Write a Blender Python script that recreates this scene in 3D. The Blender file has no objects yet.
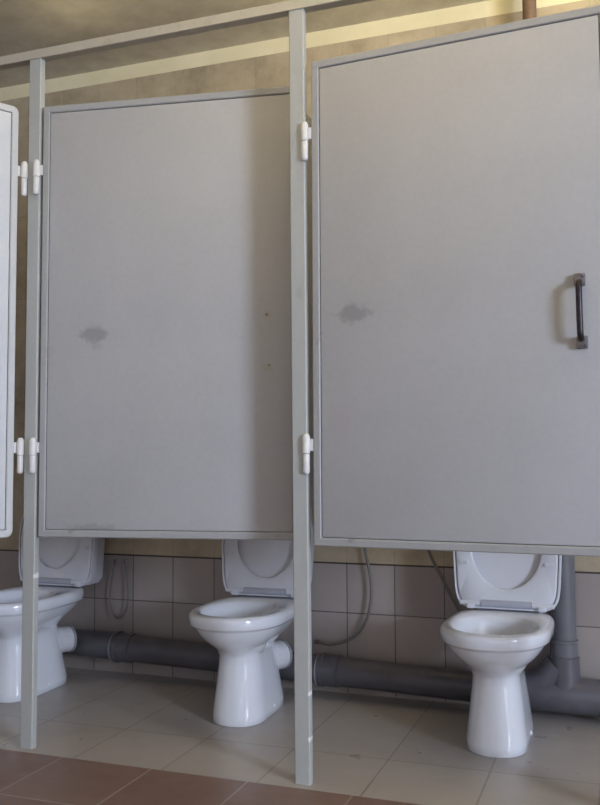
import bpy, bmesh, math, random
from math import sin, cos, pi, radians
from mathutils import Vector, Matrix
random.seed(4)
scene = bpy.context.scene
COL = scene.collection

# ------------------------------------------------------------------ layout (metres)
YF = 2.459            # plane of the posts and closed doors
YW = 3.452            # tiled wall behind the toilets
XM, XL = -0.892, -1.8585     # posts
PITCH = XM - XL
ZG, ZT, ZR = 0.688, 2.146, 2.317
ZC = 2.756            # ceiling
ROOM_R, ROOM_L, ROOM_F = 5.4, -4.6, -4.4

# ------------------------------------------------------------------ materials
def newmat(name):
    m = bpy.data.materials.new(name); m.use_nodes = True
    nt = m.node_tree
    return m, nt, nt.nodes['Principled BSDF'], nt.nodes, nt.links
def noise(nt, vec, scale, detail=4, rough=.6):
    n = nt.nodes.new('ShaderNodeTexNoise'); n.inputs['Scale'].default_value = scale
    n.inputs['Detail'].default_value = detail; n.inputs['Roughness'].default_value = rough
    if vec is not None: nt.links.new(vec, n.inputs['Vector'])
    return n.outputs['Fac']
def ramp(nt, fac, stops):
    r = nt.nodes.new('ShaderNodeValToRGB'); e = r.color_ramp.elements
    while len(e) < len(stops): e.new(.5)
    for i, (p, c) in enumerate(stops):
        e[i].position = p; e[i].color = (*c, 1) if len(c) == 3 else c
    nt.links.new(fac, r.inputs['Fac']); return r.outputs['Color']
def mix(nt, fac, a, b, mode='MIX'):
    m = nt.nodes.new('ShaderNodeMix'); m.data_type = 'RGBA'; m.blend_type = mode
    for s, v in ((m.inputs[0], fac), (m.inputs[6], a), (m.inputs[7], b)):
        if isinstance(v, (int, float)): s.default_value = v
        elif isinstance(v, tuple): s.default_value = (*v, 1)
        else: nt.links.new(v, s)
    return m.outputs[2]
def coords(nt, kind='Object'):
    return nt.nodes.new('ShaderNodeTexCoord').outputs[kind]
def bump(nt, bs, h, strength=.2, dist=.002):
    b = nt.nodes.new('ShaderNodeBump'); b.inputs['Strength'].default_value = strength
    b.inputs['Distance'].default_value = dist
    nt.links.new(h, b.inputs['Height']); nt.links.new(b.outputs['Normal'], bs.inputs['Normal'])
def simple(name, c, rough=.5, metal=0, var=.08, scale=12, bmp=0, coat=0):
    m, nt, bs, N, L = newmat(name)
    v = coords(nt)
    f = noise(nt, v, scale)
    a = tuple(x * (1 - var) for x in c); b = tuple(min(1, x * (1 + var)) for x in c)
    L.new(ramp(nt, f, [(.3, a), (.7, b)]), bs.inputs['Base Color'])
    bs.inputs['Roughness'].default_value = rough; bs.inputs['Metallic'].default_value = metal
    if coat: bs.inputs['Coat Weight'].default_value = coat
    if bmp: bump(nt, bs, noise(nt, v, scale * 6), bmp)
    return m
def math_(nt, op, a, b=None, c=None):
    m = nt.nodes.new('ShaderNodeMath'); m.operation = op
    for i, v in enumerate((a, b, c)):
        if v is None: continue
        if isinstance(v, (int, float)): m.inputs[i].default_value = v
        else: nt.links.new(v, m.inputs[i])
    return m.outputs[0]
def sepxyz(nt, v):
    s = nt.nodes.new('ShaderNodeSeparateXYZ'); nt.links.new(v, s.inputs[0]); return s.outputs
def comb(nt, x, y, z=0.0):
    s = nt.nodes.new('ShaderNodeCombineXYZ')
    for i, v in enumerate((x, y, z)):
        if isinstance(v, (int, float)): s.inputs[i].default_value = v
        else: nt.links.new(v, s.inputs[i])
    return s.outputs[0]
def brick(nt, vec, sx, sy, mortar, c1, c2, cm):
    b = nt.nodes.new('ShaderNodeTexBrick'); b.offset = 0; b.squash = 1
    b.inputs['Scale'].default_value = 1; b.inputs['Brick Width'].default_value = sx
    b.inputs['Row Height'].default_value = sy; b.inputs['Mortar Size'].default_value = mortar
    b.inputs['Mortar Smooth'].default_value = .15
    b.inputs['Color1'].default_value = (*c1, 1); b.inputs['Color2'].default_value = (*c2, 1)
    b.inputs['Mortar'].default_value = (*cm, 1)
    nt.links.new(vec, b.inputs['Vector']); return b

def smudge_shade_mask(nt, v, cx, cz, rx, rz, nscale=25, amt=.8):
    s = sepxyz(nt, v)
    dx = math_(nt, 'DIVIDE', math_(nt, 'SUBTRACT', s[0], cx), rx)
    dz = math_(nt, 'DIVIDE', math_(nt, 'SUBTRACT', s[2], cz), rz)
    d = math_(nt, 'SQRT', math_(nt, 'ADD', math_(nt, 'MULTIPLY', dx, dx), math_(nt, 'MULTIPLY', dz, dz)))
    n = noise(nt, v, nscale, 5, .6)
    d = math_(nt, 'ADD', d, math_(nt, 'MULTIPLY', math_(nt, 'SUBTRACT', n, .5), 1.9))
    mr = nt.nodes.new('ShaderNodeMapRange'); mr.interpolation_type = 'SMOOTHSTEP'
    mr.inputs['From Min'].default_value = .45; mr.inputs['From Max'].default_value = 1.15
    mr.inputs['To Min'].default_value = amt; mr.inputs['To Max'].default_value = 0
    nt.links.new(d, mr.inputs['Value']); return mr.outputs[0]

def paint(name, c=(.455, .46, .475), smudges_shade=(), rust=0):
    m, nt, bs, N, L = newmat(name)
    v = coords(nt)
    f = noise(nt, v, 2.2, 3); g = noise(nt, v, 60, 3)
    col = ramp(nt, f, [(.3, tuple(x * .94 for x in c)), (.7, tuple(x * 1.04 for x in c))])
    col = mix(nt, .05, col, ramp(nt, g, [(.35, (.25, .25, .27)), (.65, (.6, .6, .6))]))
    for (cx, cz, rx, rz, sc, amt, sc_col) in smudges_shade:
        col = mix(nt, smudge_shade_mask(nt, v, cx, cz, rx, rz, sc, amt), col, sc_col)
    if rust:
        rf = ramp(nt, noise(nt, v, 14, 6, .7), [(.60, (0, 0, 0)), (.70, (1, 1, 1))])
        bw = nt.nodes.new('ShaderNodeRGBToBW'); L.new(rf, bw.inputs[0])
        col = mix(nt, math_(nt, 'MULTIPLY', bw.outputs[0], rust), col, (.19, .12, .09))
    L.new(col, bs.inputs['Base Color'])
    bs.inputs['Roughness'].default_value = .48
    bump(nt, bs, g, .12, .001)
    return m

SM = (.27, .27, .28)
M = {}
M['panel_left'] = paint('painted steel sheet smudged', smudges_shade=[
    (.19, .669, .058, .030, 30, .75, SM), (.20, .63, .03, .012, 40, .25, SM), (.19, .03, .10, .018, 30, .45, SM),
    (.777, .716, .016, .012, 10, .5, (.42, .37, .27)), (.777, .545, .024, .014, 10, .5, (.42, .37, .27)),
    (.777, .716, .004, .004, 10, .9, (.1, .08, .06)), (.785, .553, .004, .004, 10, .9, (.1, .08, .06))])
M['panel_right'] = paint('painted steel sheet with grey scuff', smudges_shade=[
    (.13, .678, .054, .032, 30, .7, SM), (.09, .36, .03, .10, 12, .12, (.5, .38, .4)), (.72, .655, .04, .07, 12, .35, (.47, .46, .38))])  # last entry paints the pull handle's yellowish shadow to its left
M['panel_open'] = paint('painted steel sheet brightened as lit', (.70, .73, .77))  # raised base colour stands in for strong light on the open door
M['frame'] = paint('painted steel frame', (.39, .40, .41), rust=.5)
M['frame_lit'] = paint('painted steel frame brightened as lit', (.62, .64, .65), rust=.1)  # open door's frame, strong light put into its colour as well
M['post'] = paint('painted square steel tube', (.47, .49, .48), rust=.12)
CH = (.85, .85, .85)
M['post_mid'] = paint('painted square steel tube chipped', (.47, .49, .48), [(.024, .26, .006, .008, 40, 1, CH), (.022, .13, .005, .008, 40, 1, CH), (-.003, 1.44, .012, .02, 20, .4, (.36, .36, .36))], rust=.12)
M['post_left'] = paint('painted square steel tube one chip', (.47, .49, .48), [(.024, .56, .006, .01, 40, 1, CH)], rust=.12)
M['hinge'] = simple('white painted hinge', (.78, .78, .78), .3, 0, .06, 60, .1)
M['rail'] = paint('cream grey painted rail', (.52, .49, .41), rust=.2)
M['handle'] = simple('dark brown metal pull', (.045, .035, .04), .35, .6, .4, 90, .2)
M['plate'] = simple('worn handle plate', (.20, .18, .19), .4, .7, .5, 120, .3)
M['ceramic'] = simple('white glazed ceramic', (.80, .82, .88), .12, 0, .02, 3, 0, .6)
M['plastic'] = simple('white seat plastic', (.72, .73, .79), .3, 0, .03, 5)
M['plastic_grey'] = simple('grey hinge plastic', (.46, .47, .55), .4, 0, .06, 20)
M['connector'] = simple('white drain connector', (.66, .66, .70), .35, 0, .06, 20)
M['rubber'] = simple('grey rubber collar', (.30, .30, .32), .6, 0, .1, 30)
M['pipe'] = simple('dark grey waste pipe', (.105, .10, .115), .38, 0, .22, 8, .05)
M['stack'] = simple('grey plastic stack', (.15, .15, .165), .45, 0, .1, 9)
M['hose'] = simple('braided hose', (.20, .19, .18), .5, .2, .3, 200, .3)
M['brown_pipe'] = simple('brown painted pipe', (.16, .10, .07), .6, 0, .2, 20)
M['plaster'] = simple('wall plaster', (.62, .60, .55), .85, 0, .06, 3, .1)
M['trim'] = simple('white trim', (.74, .73, .70), .5)
M['sheet'] = simple('partition sheet', (.42, .42, .44), .55)

# back wall: white tiles below, ochre marbled tiles above, bare cream plaster strip on top
TS = .198; Z0 = .516; TX = -1.0603
m, nt, bs, N, L = newmat('wall tiles'); M['wall_tiles'] = m
v = coords(nt); s = sepxyz(nt, v)
vec = comb(nt, math_(nt, 'ADD', s[0], -TX + 40 * TS), math_(nt, 'ADD', s[2], -Z0 + 20 * TS))
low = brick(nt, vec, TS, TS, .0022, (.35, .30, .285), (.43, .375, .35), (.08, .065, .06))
up = brick(nt, vec, TS, TS, .0020, (.40, .32, .21), (.50, .41, .28), (.30, .25, .17))
marb = ramp(nt, noise(nt, v, 7, 8, .65), [(.3, (.29, .25, .18)), (.5, (.50, .43, .32)), (.72, (.68, .60, .46))])
upc = mix(nt, .55, up.outputs['Color'], marb)
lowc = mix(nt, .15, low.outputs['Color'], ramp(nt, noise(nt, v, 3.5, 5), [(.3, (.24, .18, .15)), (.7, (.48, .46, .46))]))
isup = math_(nt, 'GREATER_THAN', s[2], Z0 + .003)
iscream = math_(nt, 'GREATER_THAN', s[2], 2.69)
dark = math_(nt, 'LESS_THAN', math_(nt, 'ABSOLUTE', math_(nt, 'SUBTRACT', s[2], Z0)), .0035)  # shadow line at the tile change, painted as a dark strip
col = mix(nt, isup, lowc, upc); col = mix(nt, dark, col, (.06, .05, .04))
cream = ramp(nt, noise(nt, v, 5, 6), [(.3, (.80, .73, .50)), (.7, (.90, .83, .60))])
col = mix(nt, iscream, col, cream)
L.new(col, bs.inputs['Base Color']); bs.inputs['Roughness'].default_value = .38
bump(nt, bs, math_(nt, 'SUBTRACT', 1, low.outputs['Fac']), .5, .0015)

# floors
def floor_mat(name, x0, y0, sx, sy, c1, c2, cm, dirt, rough, mort=.003):
    m, nt, bs, N, L = newmat(name)
    v = coords(nt); s = sepxyz(nt, v)
    vec = comb(nt, math_(nt, 'ADD', s[0], -x0 + 40 * sx), math_(nt, 'ADD', s[1], -y0 + 40 * sy))
    b = brick(nt, vec, sx, sy, mort, c1, c2, cm)
    col = mix(nt, .35, b.outputs['Color'], ramp(nt, noise(nt, v, 3.3, 8, .65), [(.32, dirt), (.7, c2)]))
    L.new(col, bs.inputs['Base Color'])
    r = ramp(nt, noise(nt, v, 9, 5), [(.3, (rough * .8,) * 3), (.7, (rough * 1.25,) * 3)])
    L.new(r, bs.inputs['Roughness'])
    bump(nt, bs, math_(nt, 'SUBTRACT', 1, b.outputs['Fac']), .35, .0012)
    return m
M['floor_in'] = floor_mat('light beige floor tiles', -.712, 2.745, .315, .62, (.40, .37, .35), (.45, .42, .395), (.23, .195, .175), (.30, .26, .24), .33, .0032)
M['floor_out'] = floor_mat('brown floor tiles', -1.375, 2.43, .32, .32, (.22, .14, .12), (.25, .165, .135), (.44, .37, .33), (.14, .085, .07), .38)

m, nt, bs, N, L = newmat('grimy ceiling'); M['ceiling'] = m
v = coords(nt)
c = ramp(nt, noise(nt, v, 1.6, 6, .6), [(.35, (.56, .52, .45)), (.62, (.76, .71, .62))])
c = mix(nt, .3, c, ramp(nt, noise(nt, v, 9, 6, .7), [(.4, (.46, .42, .33)), (.65, (.80, .76, .66))]))
L.new(c, bs.inputs['Base Color']); bs.inputs['Roughness'].default_value = .85

m, nt, bs, N, L = newmat('window glass'); M['glass'] = m
bs.inputs['Transmission Weight'].default_value = 1; bs.inputs['Roughness'].default_value = 0; bs.inputs['IOR'].default_value = 1.02

# ------------------------------------------------------------------ mesh helpers
def finish(name, bm, mat, parent=None, smooth=35, loc=None, rot=None):
    bmesh.ops.remove_doubles(bm, verts=bm.verts, dist=1e-6)
    bmesh.ops.recalc_face_normals(bm, faces=bm.faces)
    me = bpy.data.meshes.new(name); bm.to_mesh(me); bm.free()
    for mm in (mat if isinstance(mat, list) else [mat]): me.materials.append(mm)
    for p in me.polygons: p.use_smooth = True
    me.set_sharp_from_angle(angle=radians(smooth))
    o = bpy.data.objects.new(name, me); COL.objects.link(o)
    if parent: o.parent = parent
    if loc: o.location = loc
    if rot: o.rotation_euler = rot
    return o
def box(bm, x0, x1, y0, y1, z0, z1, bev=0, seg=2):
    t = bmesh.new()
    bmesh.ops.create_cube(t, size=1)
    bmesh.ops.scale(t, vec=(x1 - x0, y1 - y0, z1 - z0), verts=t.verts)
    bmesh.ops.translate(t, vec=((x0 + x1) / 2, (y0 + y1) / 2, (z0 + z1) / 2), verts=t.verts)
    if bev: bmesh.ops.bevel(t, geom=t.edges[:], offset=bev, segments=seg, affect='EDGES', profile=.6)
    merge(bm, t)
def merge(bm, t):
    me = bpy.data.meshes.new('tmp'); t.to_mesh(me); t.free(); bm.from_mesh(me); bpy.data.meshes.remove(me)
def loft(bm, rings, cap0=True, cap1=True, close=True):
    vr = [[bm.verts.new(p) for p in r] for r in rings]
    n = len(vr[0])
    for a, b in zip(vr, vr[1:]):
        for i in range(n if close else n - 1):
            bm.faces.new((a[i], a[(i + 1) % n], b[(i + 1) % n], b[i]))
    if cap0: bm.faces.new(vr[0][::-1])
    if cap1: bm.faces.new(vr[-1])
    return vr
def tube(bm, pts, r, n=16, caps=True):
    pts = [Vector(p) for p in pts]; rings = []
    rs = r if isinstance(r, (list, tuple)) else [r] * len(pts)
    up = None
    for i, p in enumerate(pts):
        d = (pts[min(i + 1, len(pts) - 1)] - pts[max(i - 1, 0)])
        if d.length < 1e-9: d = pts[min(i + 1, len(pts) - 1)] - pts[i - 1] if i else Vector((0, 0, 1))
        d.normalize()
        if up is None: up = d.orthogonal().normalized()
        up = (up - d * up.dot(d)).normalized(); s = d.cross(up)
        rings.append([p + (up * cos(2 * pi * k / n) + s * sin(2 * pi * k / n)) * rs[i] for k in range(n)])
    loft(bm, rings, caps, caps)
def lathe(bm, a, b, prof, n=28):
    """profile [(t, r)] swept round the straight axis a->b, t in metres from a"""
    a = Vector(a); d = (Vector(b) - a).normalized(); u = d.orthogonal().normalized(); s = d.cross(u)
    loft(bm, [[a + d * t + (u * cos(2 * pi * k / n) + s * sin(2 * pi * k / n)) * r for k in range(n)] for t, r in prof])
def catmull(P, k=8):
    P = [Vector(p) for p in P]; P = [P[0] * 2 - P[1]] + P + [P[-1] * 2 - P[-2]]; out = []
    for i in range(1, len(P) - 2):
        for j in range(k):
            t = j / k; a, b, c, d = P[i - 1:i + 3]
            out.append(.5 * ((2 * b) + (c - a) * t + (2 * a - 5 * b + 4 * c - d) * t * t + (3 * b - a - 3 * c + d) * t ** 3))
    out.append(P[-2]); return out
def empty(name, loc, rz=0):
    o = bpy.data.objects.new(name, None); COL.objects.link(o); o.location = loc; o.rotation_euler = (0, 0, rz)
    o.empty_display_size = .1; return o
def tag(o, label, cat, group=None):
    o['label'] = label; o['category'] = cat
    if group: o['group'] = group
    return o
def struct(o): o['kind'] = 'structure'; return o
def copy_tree(o, parent=None):
    c = o.copy(); COL.objects.link(c); c.parent = parent
    for ch in list(o.children): copy_tree(ch, c)
    return c

# ------------------------------------------------------------------ room shell
b = bmesh.new()
def slab(bm, x0, x1, y0, y1, z0, z1, mi=0):
    t = bmesh.new(); bmesh.ops.create_cube(t, size=1)
    bmesh.ops.scale(t, vec=(x1 - x0, y1 - y0, z1 - z0), verts=t.verts)
    bmesh.ops.translate(t, vec=((x0 + x1) / 2, (y0 + y1) / 2, (z0 + z1) / 2), verts=t.verts)
    for f in t.faces: f.material_index = mi
    merge(bm, t)
slab(b, ROOM_L, ROOM_R, ROOM_F, 2.43, -.1, 0, 0)
slab(b, ROOM_L, ROOM_R, 2.43, YW, -.1, 0, 1)
struct(finish('floor', b, [M['floor_out'], M['floor_in']]))
b = bmesh.new(); slab(b, ROOM_L, ROOM_R, YW, YW + .12, -.1, ZC); struct(finish('wall_back', b, M['wall_tiles']))
b = bmesh.new(); slab(b, ROOM_L - .12, ROOM_R + .12, ROOM_F - .12, YW + .12, ZC, ZC + .12); struct(finish('ceiling', b, M['ceiling']))
b = bmesh.new(); slab(b, ROOM_L - .12, ROOM_L, ROOM_F, YW + .12, -.1, ZC); struct(finish('wall_left', b, M['plaster']))
def holed(bm, axis, pos, t, a0, a1, z1, ha0, ha1, hz0, hz1):
    for (p, q, r, s) in ((a0, ha0, -.1, z1), (ha1, a1, -.1, z1), (ha0, ha1, -.1, hz0), (ha0, ha1, hz1, z1)):
        if axis == 'x': slab(bm, pos, pos + t, p, q, r, s)
        else: slab(bm, p, q, pos, pos + t, r, s)
WR = (-2.25, -.75, 1.25, 2.60)      # right window: y0 y1 z0 z1
WF = (-2.2, 1.8, .95, 2.45)         # added window behind the camera, holds the fill light: x0 x1 z0 z1
b = bmesh.new(); holed(b, 'x', ROOM_R, .12, ROOM_F - .12, YW + .12, ZC, *WR); struct(finish('wall_right', b, M['plaster']))
b = bmesh.new(); holed(b, 'y', ROOM_F - .12, .12, ROOM_L - .12, ROOM_R, ZC, *WF); struct(finish('wall_front', b, M['plaster']))
def window(name, axis, pos, a0, a1, z0, z1):
    r = struct(empty(name, (0, 0, 0)))
    fr = bmesh.new(); w = .05
    for (p, q, s, t) in ((a0, a0 + w, z0, z1), (a1 - w, a1, z0, z1), (a0 + w, a1 - w, z0, z0 + w), (a0 + w, a1 - w, z1 - w, z1)):
        if axis == 'x': box(fr, pos - .03, pos + .03, p, q, s, t, .004)
        else: box(fr, p, q, pos - .03, pos + .03, s, t, .004)
    finish('window_frame', fr, M['trim'], r)
    g = bmesh.new()
    if axis == 'x': box(g, pos - .002, pos + .002, a0 + w, a1 - w, z0 + w, z1 - w)
    else: box(g, a0 + w, a1 - w, pos - .002, pos + .002, z0 + w, z1 - w)
    finish('pane', g, M['glass'], r)
window('window_1', 'x', ROOM_R + .08, *WR)
window('fill_window', 'y', ROOM_F - .08, *WF)  # added opening for the front fill light

# ------------------------------------------------------------------ posts and rail
def post(x, lean, label, mat):
    bm = bmesh.new(); w, d = .048, .026
    zs = [0, ZR]; rings = []
    for z in zs:
        o = lean * z / ZR; c = .003; a, e = w / 2, d
        P = [(-a + c, 0), (a - c, 0), (a, c), (a, e - c), (a - c, e), (-a + c, e), (-a, e - c), (-a, c)]
        rings.append([(px + o, py, z) for px, py in P])
    loft(bm, rings)
    return tag(finish('partition_post', bm, mat, None, 30, (x, YF, 0)), label, 'post', 'steel posts of the stall front')
post(XM - .003, -.009, 'grey square steel post standing between the two large doors, chipped near its foot', M['post_mid'])
post(XL, 0, 'grey steel post at the left carrying hinges on both of its sides', M['post_left'])
post(XM + PITCH + .012, 0, 'grey steel post beyond the free edge of the right-hand door', M['post'])
b = bmesh.new()
t = bmesh.new(); box(b, -3.9, ROOM_R, YF - .004, YF, ZR, ZR + .031, .0008, 1); box(b, -3.9, ROOM_R, YF, YF + .032, ZR, ZR + .004, .0008, 1); t.free()
tag(finish('top_rail', b, M['rail']), 'long grey angle-iron rail running across the tops of the posts below the ceiling', 'rail')

# partitions hung between stall bays
for x, lb in ((XL, 'left'), (XM, 'middle'), (XM + PITCH + .012, 'right')):
    b = bmesh.new(); box(b, x - .009, x + .009, YF + .036, YW - .001, .80, 2.0, .002)
    tag(finish('side_partition', b, M['sheet']), f'grey sheet partition running back to the wall behind the {lb} post', 'partition', 'partitions between the stalls')

# ------------------------------------------------------------------ doors
DW = .855; DH = ZT - ZG
def door(name_label, x, rz, sign, panel_mat, corner=.004, DW=.855, frame_mat=None, hz=(.268, 1.21)):
    """local x runs from the hinge edge outwards, y = depth, z from the lower edge"""
    r = tag(empty('stall_door', (x, YF, ZG), rz), name_label, 'door', 'stall doors')
    X = lambda a: a * sign
    fr = bmesh.new()
    w = .024
    def loop(inset, c, y):
        x0, x1, z0, z1 = inset, DW - inset, inset, DH - inset
        P = []
        for (cx, cz, a0) in ((x1 - c, z1 - c, 0), (x0 + c, z1 - c, 90), (x0 + c, z0 + c, 180), (x1 - c, z0 + c, 270)):
            for k in range(7):
                a = radians(a0 + 15 * k); P.append((X(cx + c * cos(a)), y, cz + c * sin(a)))
        return P
    rings = [loop(w, .002, .028), loop(0, corner, .028), loop(0, corner, .003), loop(.003, corner, 0), loop(w - .003, .003, 0), loop(w, .002, .003), loop(w, .002, .028)]
    loft(fr, rings, False, False)
    finish('door_frame', fr, frame_mat or M['frame'], r)
    pn = bmesh.new(); g = .0025
    a, c = X(w + g), X(DW - w - g); box(pn, min(a, c), max(a, c), .003, .012, w + g, DH - w - g, .0012)
    finish('panel', pn, panel_mat, r)
    bk = bmesh.new(); a, c = X(w - .001), X(DW - w + .001); box(bk, min(a, c), max(a, c), .014, .020, w - .001, DH - w + .001)
    finish('back_sheet', bk, M['sheet'], r)
    for z in hz:
        hb = bmesh.new(); hx = X(-.019)
        lathe(hb, (hx, -.006, z + .003), (hx, -.006, z + 1), [(0, .010), (.001, .0115), (.048, .0115), (.054, .009), (.058, .006)])
        box(hb, min(hx, X(.004)), max(hx, X(.004)), .003, .006, z + .01, z + .046, .001)
        h = finish('hinge', hb, M['hinge'], r)
        kb = bmesh.new()
        lathe(kb, (hx, -.006, z - .058), (hx, -.006, z + 1), [(0, .005), (.003, .0085), (.008, .0100), (.057, .0100), (.060, .009)])
        a, c = X(-.026), X(-.017)
        box(kb, min(a, c), max(a, c), -.0035, .0, z - .045, z - .008, .001)
        finish('lower_knuckle', kb, M['hinge'], h)
    return r
d_mid = door('grey steel stall door between the two posts, slightly ajar inward with a dark smudge', XL + .036, .165, 1, M['panel_left'], DW=.885)
d_right = door('large grey steel stall door on the right with a dark pull handle', XM + .0355, -.060, 1, M['panel_right'])
d_open = door('brightly lit stall door at the far left edge, swung open towards the viewer', XL - .037, 1.08, -1, M['panel_open'], corner=.022, frame_mat=M['frame_lit'])
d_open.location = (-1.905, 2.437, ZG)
# pull handle
hd = empty('pull_handle', (.765, -.001, .64)); hd.parent = d_right
b = bmesh.new()
tube(b, catmull([(0, -.012, .075), (.0, -.030, .066), (.0005, -.034, .03), (.001, -.034, -.03), (.0015, -.030, -.066), (.002, -.012, -.075)], 6), [.0085] * 31, 12)
finish('grip', b, M['handle'], hd)
for z, xo in ((.083, 0), (-.083, .003)):
    b = bmesh.new(); box(b, -.014 + xo, .014 + xo, -.012, .004, z - .016, z + .016, .0025)
    for zz in (-.009, .009):
        lathe(b, (xo + .008, -.0125, z + zz), (xo + .008, -1, z + zz), [(-.002, .003), (.001, .003), (.0018, .0015)], 10)
    finish('mounting_plate', b, M['plate'], hd)

# ------------------------------------------------------------------ toilet
def ring(hw, yf, yb, z, nf=2.0, nb=3.2, split=.5, n=56):
    yc = yf + (yb - yf) * split; out = []
    for k in range(n):
        a = 2 * pi * k / n - pi / 2; c, s = cos(a), sin(a)
        e = nf if s < 0 else nb
        x = hw * math.copysign(abs(c) ** (2 / e), c)
        y = yc + (yc - yf if s < 0 else yb - yc) * math.copysign(abs(s) ** (2 / e), s)
        out.append((x, y, z))
    return out
def make_toilet():
    # local origin: centre of the front of the pedestal foot, y runs back to the wall
    r = empty('toilet', (0, 0, 0))
    bm = bmesh.new()
    R = [(.092, .003, .37, 0, 2.3, 5), (.097, 0, .374, .004, 2.3, 5), (.097, 0, .374, .03, 2.3, 5), (.092, .008, .365, .08, 2.3, 4.5), (.086, .016, .355, .14, 2.2, 4),
         (.079, .022, .345, .20, 2.2, 3.6), (.076, .020, .34, .235, 2.2, 3.4), (.080, .010, .34, .250, 2.2, 3.2), (.092, -.012, .35, .266, 2.1, 3.2),
         (.114, -.042, .36, .285, 2.1, 3.2), (.134, -.066, .375, .305, 2.1, 3.4), (.149, -.083, .39, .325, 2.1, 3.6), (.159, -.093, .40, .342, 2.1, 3.8), (.163, -.097, .404, .350, 2.1, 3.8),
         (.171, -.104, .41, .352, 2.2, 4), (.175, -.108, .415, .357, 2.2, 4), (.177, -.110, .416, .384, 2.2, 4), (.173, -.106, .413, .393, 2.2, 4), (.165, -.098, .405, .397, 2.2, 4)]
    rings = [ring(*q[:4], nf=q[4], nb=q[5], split=.42 if q[3] > .25 else .3) for q in R]
    inner = [(.142, -.07, .285, .396), (.137, -.063, .278, .390), (.134, -.058, .272, .375), (.132, -.045, .26, .34), (.112, -.015, .24, .29), (.075, .04, .20, .235), (.05, .08, .17, .20), (.03, .10, .15, .195)]
    rings += [ring(*q, nf=2.1, nb=2.2, split=.48) for q in inner]
    loft(bm, rings)
    body = finish('bowl', bm, M['ceramic'], r, 60)
    # moulded web under the back of the bowl and drain spigot
    bm = bmesh.new(); lathe(bm, (-.01, .27, .172), (.155, .62, .172), [(0, .046), (.03, .050), (.075, .050), (.078, .058), (.10, .058), (.103, .054), (.144, .054), (.150, .046)], 28)
    oc = finish('drain_connector', bm, M['connector'], r)
    bm = bmesh.new(); lathe(bm, (.0505, .399, .172), (.2155, .749, .172), [(0, .053), (.0, .0575), (.010, .0575), (.010, .053)], 28)
    finish('seal_ring', bm, M['rubber'], oc)
    # anchor screw caps
    for s in (-1, 1):
        bm = bmesh.new(); lathe(bm, (s * .092, .20, .03), (s * 1, .20, .03), [(0, .008), (.006, .008), (.009, .004)], 12)
        finish('screw_cap', bm, M['plastic'], r)
    # cistern
    bm = bmesh.new()
    loft(bm, [ring(w, y0, y1, z, 6, 8) for (w, y0, y1, z) in ((.12, .425, .55, .397), (.132, .415, .565, .42), (.138, .412, .572, .60), (.14, .41, .574, .75))])
    ci = finish('cistern', bm, M['ceramic'], r, 50)
    bm = bmesh.new(); loft(bm, [ring(w, y0, y1, z, 6, 8) for (w, y0, y1, z) in ((.14, .408, .576, .751), (.145, .404, .578, .755), (.145, .404, .578, .775), (.138, .412, .57, .784))])
    cl = finish('cistern_lid', bm, M['ceramic'], ci, 50)
    bm = bmesh.new(); lathe(bm, (0, .49, .783), (0, .49, 1), [(0, .022), (.006, .022), (.008, .018)], 20)
    finish('flush_button', bm, M['plastic_grey'], cl)
    # raised lid (tray with a lip) and raised seat; u across, v up, w towards the viewer
    tilt = .07
    def F(u, v, w): return (u, .392 - w * cos(tilt) + v * sin(tilt), .408 + v * cos(tilt) + w * sin(tilt))
    H = .425
    def outline(hw, v0, v1, n=64):
        out = []
        for k in range(n):
            a = 2 * pi * k / n; c, s = cos(a), sin(a)
            vc = v0 + (v1 - v0) * .42
            if s < 0: e = 8.0; v = vc - (vc - v0) * abs(s) ** (2 / e)
            else: e = 2.3; v = vc + (v1 - vc) * abs(s) ** (2 / e)
            u = hw * math.copysign(abs(c) ** (2 / e), c) * (1 - .07 * max(0, (vc - v) / (vc - v0)) ** 1.5)
            out.append((u, v))
        return out
    bm = bmesh.new()
    L0 = [(.186, -.004, H + .006, 0.006), (.191, -.009, H + .01, .001), (.191, -.009, H + .01, -.0), (.191, -.009, H + .01, .026), (.189, -.007, H + .008, .029), (.184, -.002, H + .004, .028), (.182, 0, H + .002, .010), (.15, .03, H - .03, .007)]
    L0[0] = (.15, .03, H - .03, -.002); L0[1] = (.187, -.005, H + .006, -.001)
    loft(bm, [[F(u, v, w) for u, v in outline(a, v0, v1)] for a, v0, v1, w in L0])
    lid = finish('lid', bm, M['plastic'], r, 40)
    bm = bmesh.new()
    def hole(hw, v0, v1, n=64):
        vc = (v0 + v1) / 2
        return [(hw * math.copysign(abs(cos(2 * pi * k / n)) ** .95, cos(2 * pi * k / n)), vc + (v1 - vc) * sin(2 * pi * k / n)) for k in range(n)]
    S = [(outline(.176, .004, H - .004), .012), (outline(.180, 0, H), .017), (outline(.180, 0, H), .026), (outline(.175, .005, H - .005), .031),
         (hole(.132, .055, .375), .033), (hole(.125, .062, .368), .029), (hole(.124, .063, .367), .018), (hole(.128, .058, .371), .012)]
    rr = [[F(u, v, w) for u, v in o] for o, w in S]
    loft(bm, rr + [rr[0]], False, False)
    seat = finish('seat', bm, M['plastic'], r, 40)
    for (u, v) in ((.150, .155), (-.150, .155)):
        bm = bmesh.new()
        P = [F(u + a, v + b2, w) for w in (.030, .040) for a, b2 in ((-.017, -.006), (.017, -.006), (.017, .006), (-.017, .006))]
        vs = [bm.verts.new(p) for p in P]
        for f in ((0, 3, 2, 1), (4, 5, 6, 7), (0, 1, 5, 4), (1, 2, 6, 5), (2, 3, 7, 6), (3, 0, 4, 7)): bm.faces.new([vs[i] for i in f])
        bmesh.ops.bevel(bm, geom=bm.edges[:], offset=.003, segments=2, affect='EDGES')
        finish('bumper', bm, M['plastic'], seat)
    bm = bmesh.new(); tube(bm, [(-.088, .365, .421), (.088, .365, .421)], .0135, 18)
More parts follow.
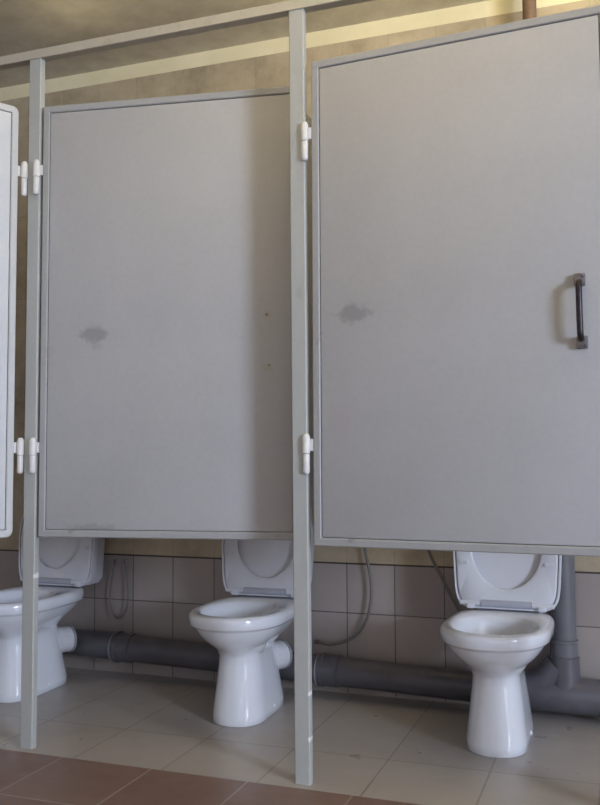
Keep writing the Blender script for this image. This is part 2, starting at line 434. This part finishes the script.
    finish('hinge_bar', bm, M['plastic_grey'], r)
    for s in (-1, 1):
        bm = bmesh.new(); tube(bm, [(s * .09, .365, .421), (s * .165, .365, .421)], [.011, .009], 16)
        box(bm, s * .125 - .014, s * .125 + .014, .35, .38, .402, .42, .004)
        finish('seat_hinge', bm, M['plastic'], r)
    return r
T0 = make_toilet()
TG = 'toilets in the stalls'
spots = [(-.408, 2.868, -.02, 'white ceramic toilet under the right-hand door with its seat and lid raised'),
         (-1.322, 2.883, .035, 'white ceramic toilet just left of the middle post, seat raised, partly hidden by the post'),
         (-2.305, 2.87, .02, 'white ceramic toilet at the far left cut by the left post')]
trio = [T0, copy_tree(T0), copy_tree(T0)]
for i, (x, y, rz, lb) in enumerate(spots):
    t = trio[i]
    if i == 0:      # this one is plumbed straight back
        for q in t.children:
            if q.name.startswith('drain_connector'):
                q.matrix_local = Matrix.Translation((-.01, .27, 0)) @ Matrix.Rotation(radians(27), 4, 'Z') @ Matrix.Translation((.01, -.27, 0))
    t.location = (x, y, 0); t.rotation_euler = (0, 0, rz); tag(t, lb, 'toilet', TG)

# ------------------------------------------------------------------ pipes
def zp(x): return .128 + (x + 1.91) * (-.022 / .8)
w = tag(empty('waste_pipe', (0, 0, 0)), 'thick dark grey waste pipe running low along the tiled wall behind the toilets', 'pipe')
YP = 3.362
b = bmesh.new(); tube(b, [(-4.2, YP, zp(-4.2)), (-.30, YP, zp(-.30))], .056, 32)
finish('pipe_run', b, M['pipe'], w)
for x in (-2.03, -1.10):
    b = bmesh.new(); a = (x - .05, YP, zp(x - .05)); e = (x + .2, YP, zp(x + .2))
    lathe(b, a, e, [(0, .056), (.0, .062), (.012, .066), (.020, .066), (.024, .0615), (.085, .0615), (.088, .056)], 32)
    cp = finish('coupling', b, M['pipe'], w)
    b = bmesh.new(); lathe(b, (x - .052, YP, zp(x)), e, [(0, .056), (0, .0635), (.007, .0635), (.007, .056)], 32)
    finish('sealing_ring', b, M['rubber'], cp)
# branch fitting below the vertical stack
b = bmesh.new(); xs = -.214; zt = zp(xs) + .018
tube(b, [(-.40, YP, zp(-.4)), (-.37, YP - .003, zp(-.37)), (-.355, YP - .004, zt - .01), (-.08, YP - .004, zt - .012), (-.07, YP, zt - .012)], [.056, .058, .063, .063, .056], 32)
lathe(b, (xs, YP - .004, zt), (xs, YP - .004, 2), [(0, .056), (.10, .053), (.105, .053), (.125, .053), (.128, .050)], 32)
tube(b, catmull([(-.355, YP - .004, zt), (-.29, YP - .004, zt + .03), (-.235, YP - .004, zt + .09)], 5), .052, 24)
finish('branch_fitting', b, M['pipe'], w)
b = bmesh.new(); lathe(b, (-.085, YP, zt - .012), (1, YP, zt - .012), [(0, .06), (0, .072), (.018, .074), (.022, .072), (.022, .056)], 32)
finish('sealing_ring', b, M['rubber'], w)
b = bmesh.new(); tube(b, [(-.07, YP, zt - .012), (ROOM_R - .01, YP, zt - .03)], .056, 32)
finish('pipe_run', b, M['pipe'], w)
s_ = tag(empty('soil_stack', (xs, YP, 0)), 'vertical grey plastic pipe standing right of the right-hand toilet', 'pipe')
b = bmesh.new(); tube(b, [(0, 0, zt + .129), (-.004, 0, 2.20)], .044, 32)
finish('pipe_length', b, M['stack'], s_)
b = bmesh.new(); lathe(b, (0, 0, zt + .126), (0, 0, 3), [(0, .044), (0, .0475), (.05, .0475), (.052, .050), (.060, .050), (.062, .044)], 32)
finish('socket', b, M['stack'], s_)
b = bmesh.new(); tube(b, [(-.288, YW - .09, 2.2), (-.288, YW - .09, ZC - .001)], .026, 16)
tag(finish('brown_pipe', b, M['brown_pipe']), 'short brown pipe on the wall above the right-hand door near the ceiling', 'pipe')

# supply hoses
def hose(pts, r, label, nuts=True):
    rt = tag(empty('supply_hose', pts[0]), label, 'hose', 'flexible water hoses'); o = Vector(pts[0])
    b = bmesh.new(); tube(b, [p - o for p in catmull(pts, 10)], r, 12); finish('hose_line', b, M['hose'], rt)
    if nuts:
        for a, c in ((pts[0], pts[1]), (pts[-1], pts[-2])):
            a = Vector(a); d = (Vector(c) - a).normalized()
            b = bmesh.new(); lathe(b, a - o, a - o + d, [(0, r * 1.3), (.002, r * 1.7), (.018, r * 1.7), (.022, r * 1.2)], 6); finish('nut', b, M['plate'], rt)
YH = 3.425
hose([(-1.02, YH, .80), (-.985, YH, .66), (-.975, YH, .576), (-.951, YH, .44), (-.965, YH, .32), (-1.02, YH, .235), (-1.11, YH, .195), (-1.19, YH, .20)], .006,
     'grey-brown hose curving down the tiles right of the middle post')
hose([(-.74, YH, .80), (-.735, YH, .66), (-.719, YH, .584), (-.674, YH, .489), (-.606, YH, .36), (-.55, YH - .02, .30)], .006,
     'thin dark hose slanting down behind the left side of the right-hand toilet')
hose([(-2.125, YH, .50), (-2.15, YH, .36), (-2.14, YH, .27), (-2.105, YH, .24), (-2.07, YH, .28), (-2.06, YH, .36), (-2.075, YH, .50)], .004,
     'thin hose looping below the raised lid of the leftmost toilet')

# ------------------------------------------------------------------ lights
def area(name, loc, rot, sx, sy, power, col):
    l = bpy.data.lights.new(name, 'AREA'); l.shape = 'RECTANGLE'; l.size = sx; l.size_y = sy
    l.energy = power; l.color = col
    o = bpy.data.objects.new(name, l); COL.objects.link(o); o.location = loc; o.rotation_euler = rot; return o
area('daylight_right', (ROOM_R - .02, (WR[0] + WR[1]) / 2, (WR[2] + WR[3]) / 2), (0, radians(90), 0), WR[3] - WR[2], WR[1] - WR[0], 375, (.69, .80, 1.0))
area('front_fill', ((WF[0] + WF[1]) / 2, ROOM_F + .02, (WF[2] + WF[3]) / 2), (radians(90), 0, 0), WF[1] - WF[0], WF[3] - WF[2], 14, (.82, .78, 1.0))  # added fill light from behind the camera
l = bpy.data.lights.new('corridor_warm_fill', 'POINT'); l.energy = 9; l.color = (1.0, .80, .45); l.shadow_soft_size = .09  # added warm corridor light without fixture, warms the door tops
o = bpy.data.objects.new('corridor_warm_fill', l); COL.objects.link(o); o.location = (-.9, .5, 2.5)
l = bpy.data.lights.new('stall_warm_fill', 'POINT'); l.energy = 5; l.color = (1.0, .84, .50); l.shadow_soft_size = .05  # added warm light above the stalls, no fixture, brightens the wall top
area('warm_uplight_fill', (-.3, 1.95, 2.36), (pi, 0, 0), 2.2, .12, 20, (1.0, .82, .42))  # added unseen uplight, warm bounce off the ceiling
o = bpy.data.objects.new('stall_warm_fill', l); COL.objects.link(o); o.location = (0, 3.02, 2.64)
for bx_, pw in ((-.95, 2.9), (-2.0, .55)):  # two more added lights to lift the ceiling over the stalls
    l2 = l.copy(); l2.energy = pw; o = bpy.data.objects.new('stall_warm_fill', l2); COL.objects.link(o); o.location = (bx_, 2.9, 2.55)
wd = bpy.data.worlds.new('sky'); scene.world = wd; wd.use_nodes = True
wd.node_tree.nodes['Background'].inputs[0].default_value = (.75, .85, 1, 1)
wd.node_tree.nodes['Background'].inputs[1].default_value = 1.0

# ------------------------------------------------------------------ camera
YAW, PITCHC, ROLL, FPX = .3497, .0612, -.005, 880.56
cam = bpy.data.cameras.new('camera'); co = bpy.data.objects.new('camera', cam); COL.objects.link(co)
cam.sensor_fit = 'VERTICAL'; cam.sensor_height = 24; cam.lens = 24 * FPX / 805; cam.clip_start = .02
co.location = (0, 0, .95)
Rm = Matrix.Rotation(YAW, 3, 'Z') @ Matrix.Rotation(PITCHC, 3, 'X') @ Matrix.Rotation(pi / 2, 3, 'X') @ Matrix.Rotation(ROLL, 3, 'Z')
co.rotation_euler = Rm.to_euler()
scene.camera = co
scene.view_settings.view_transform = 'Standard'; scene.view_settings.look = 'None'
scene.view_settings.gamma = 1; scene.view_settings.use_curve_mapping = False
scene.view_settings.exposure = 0
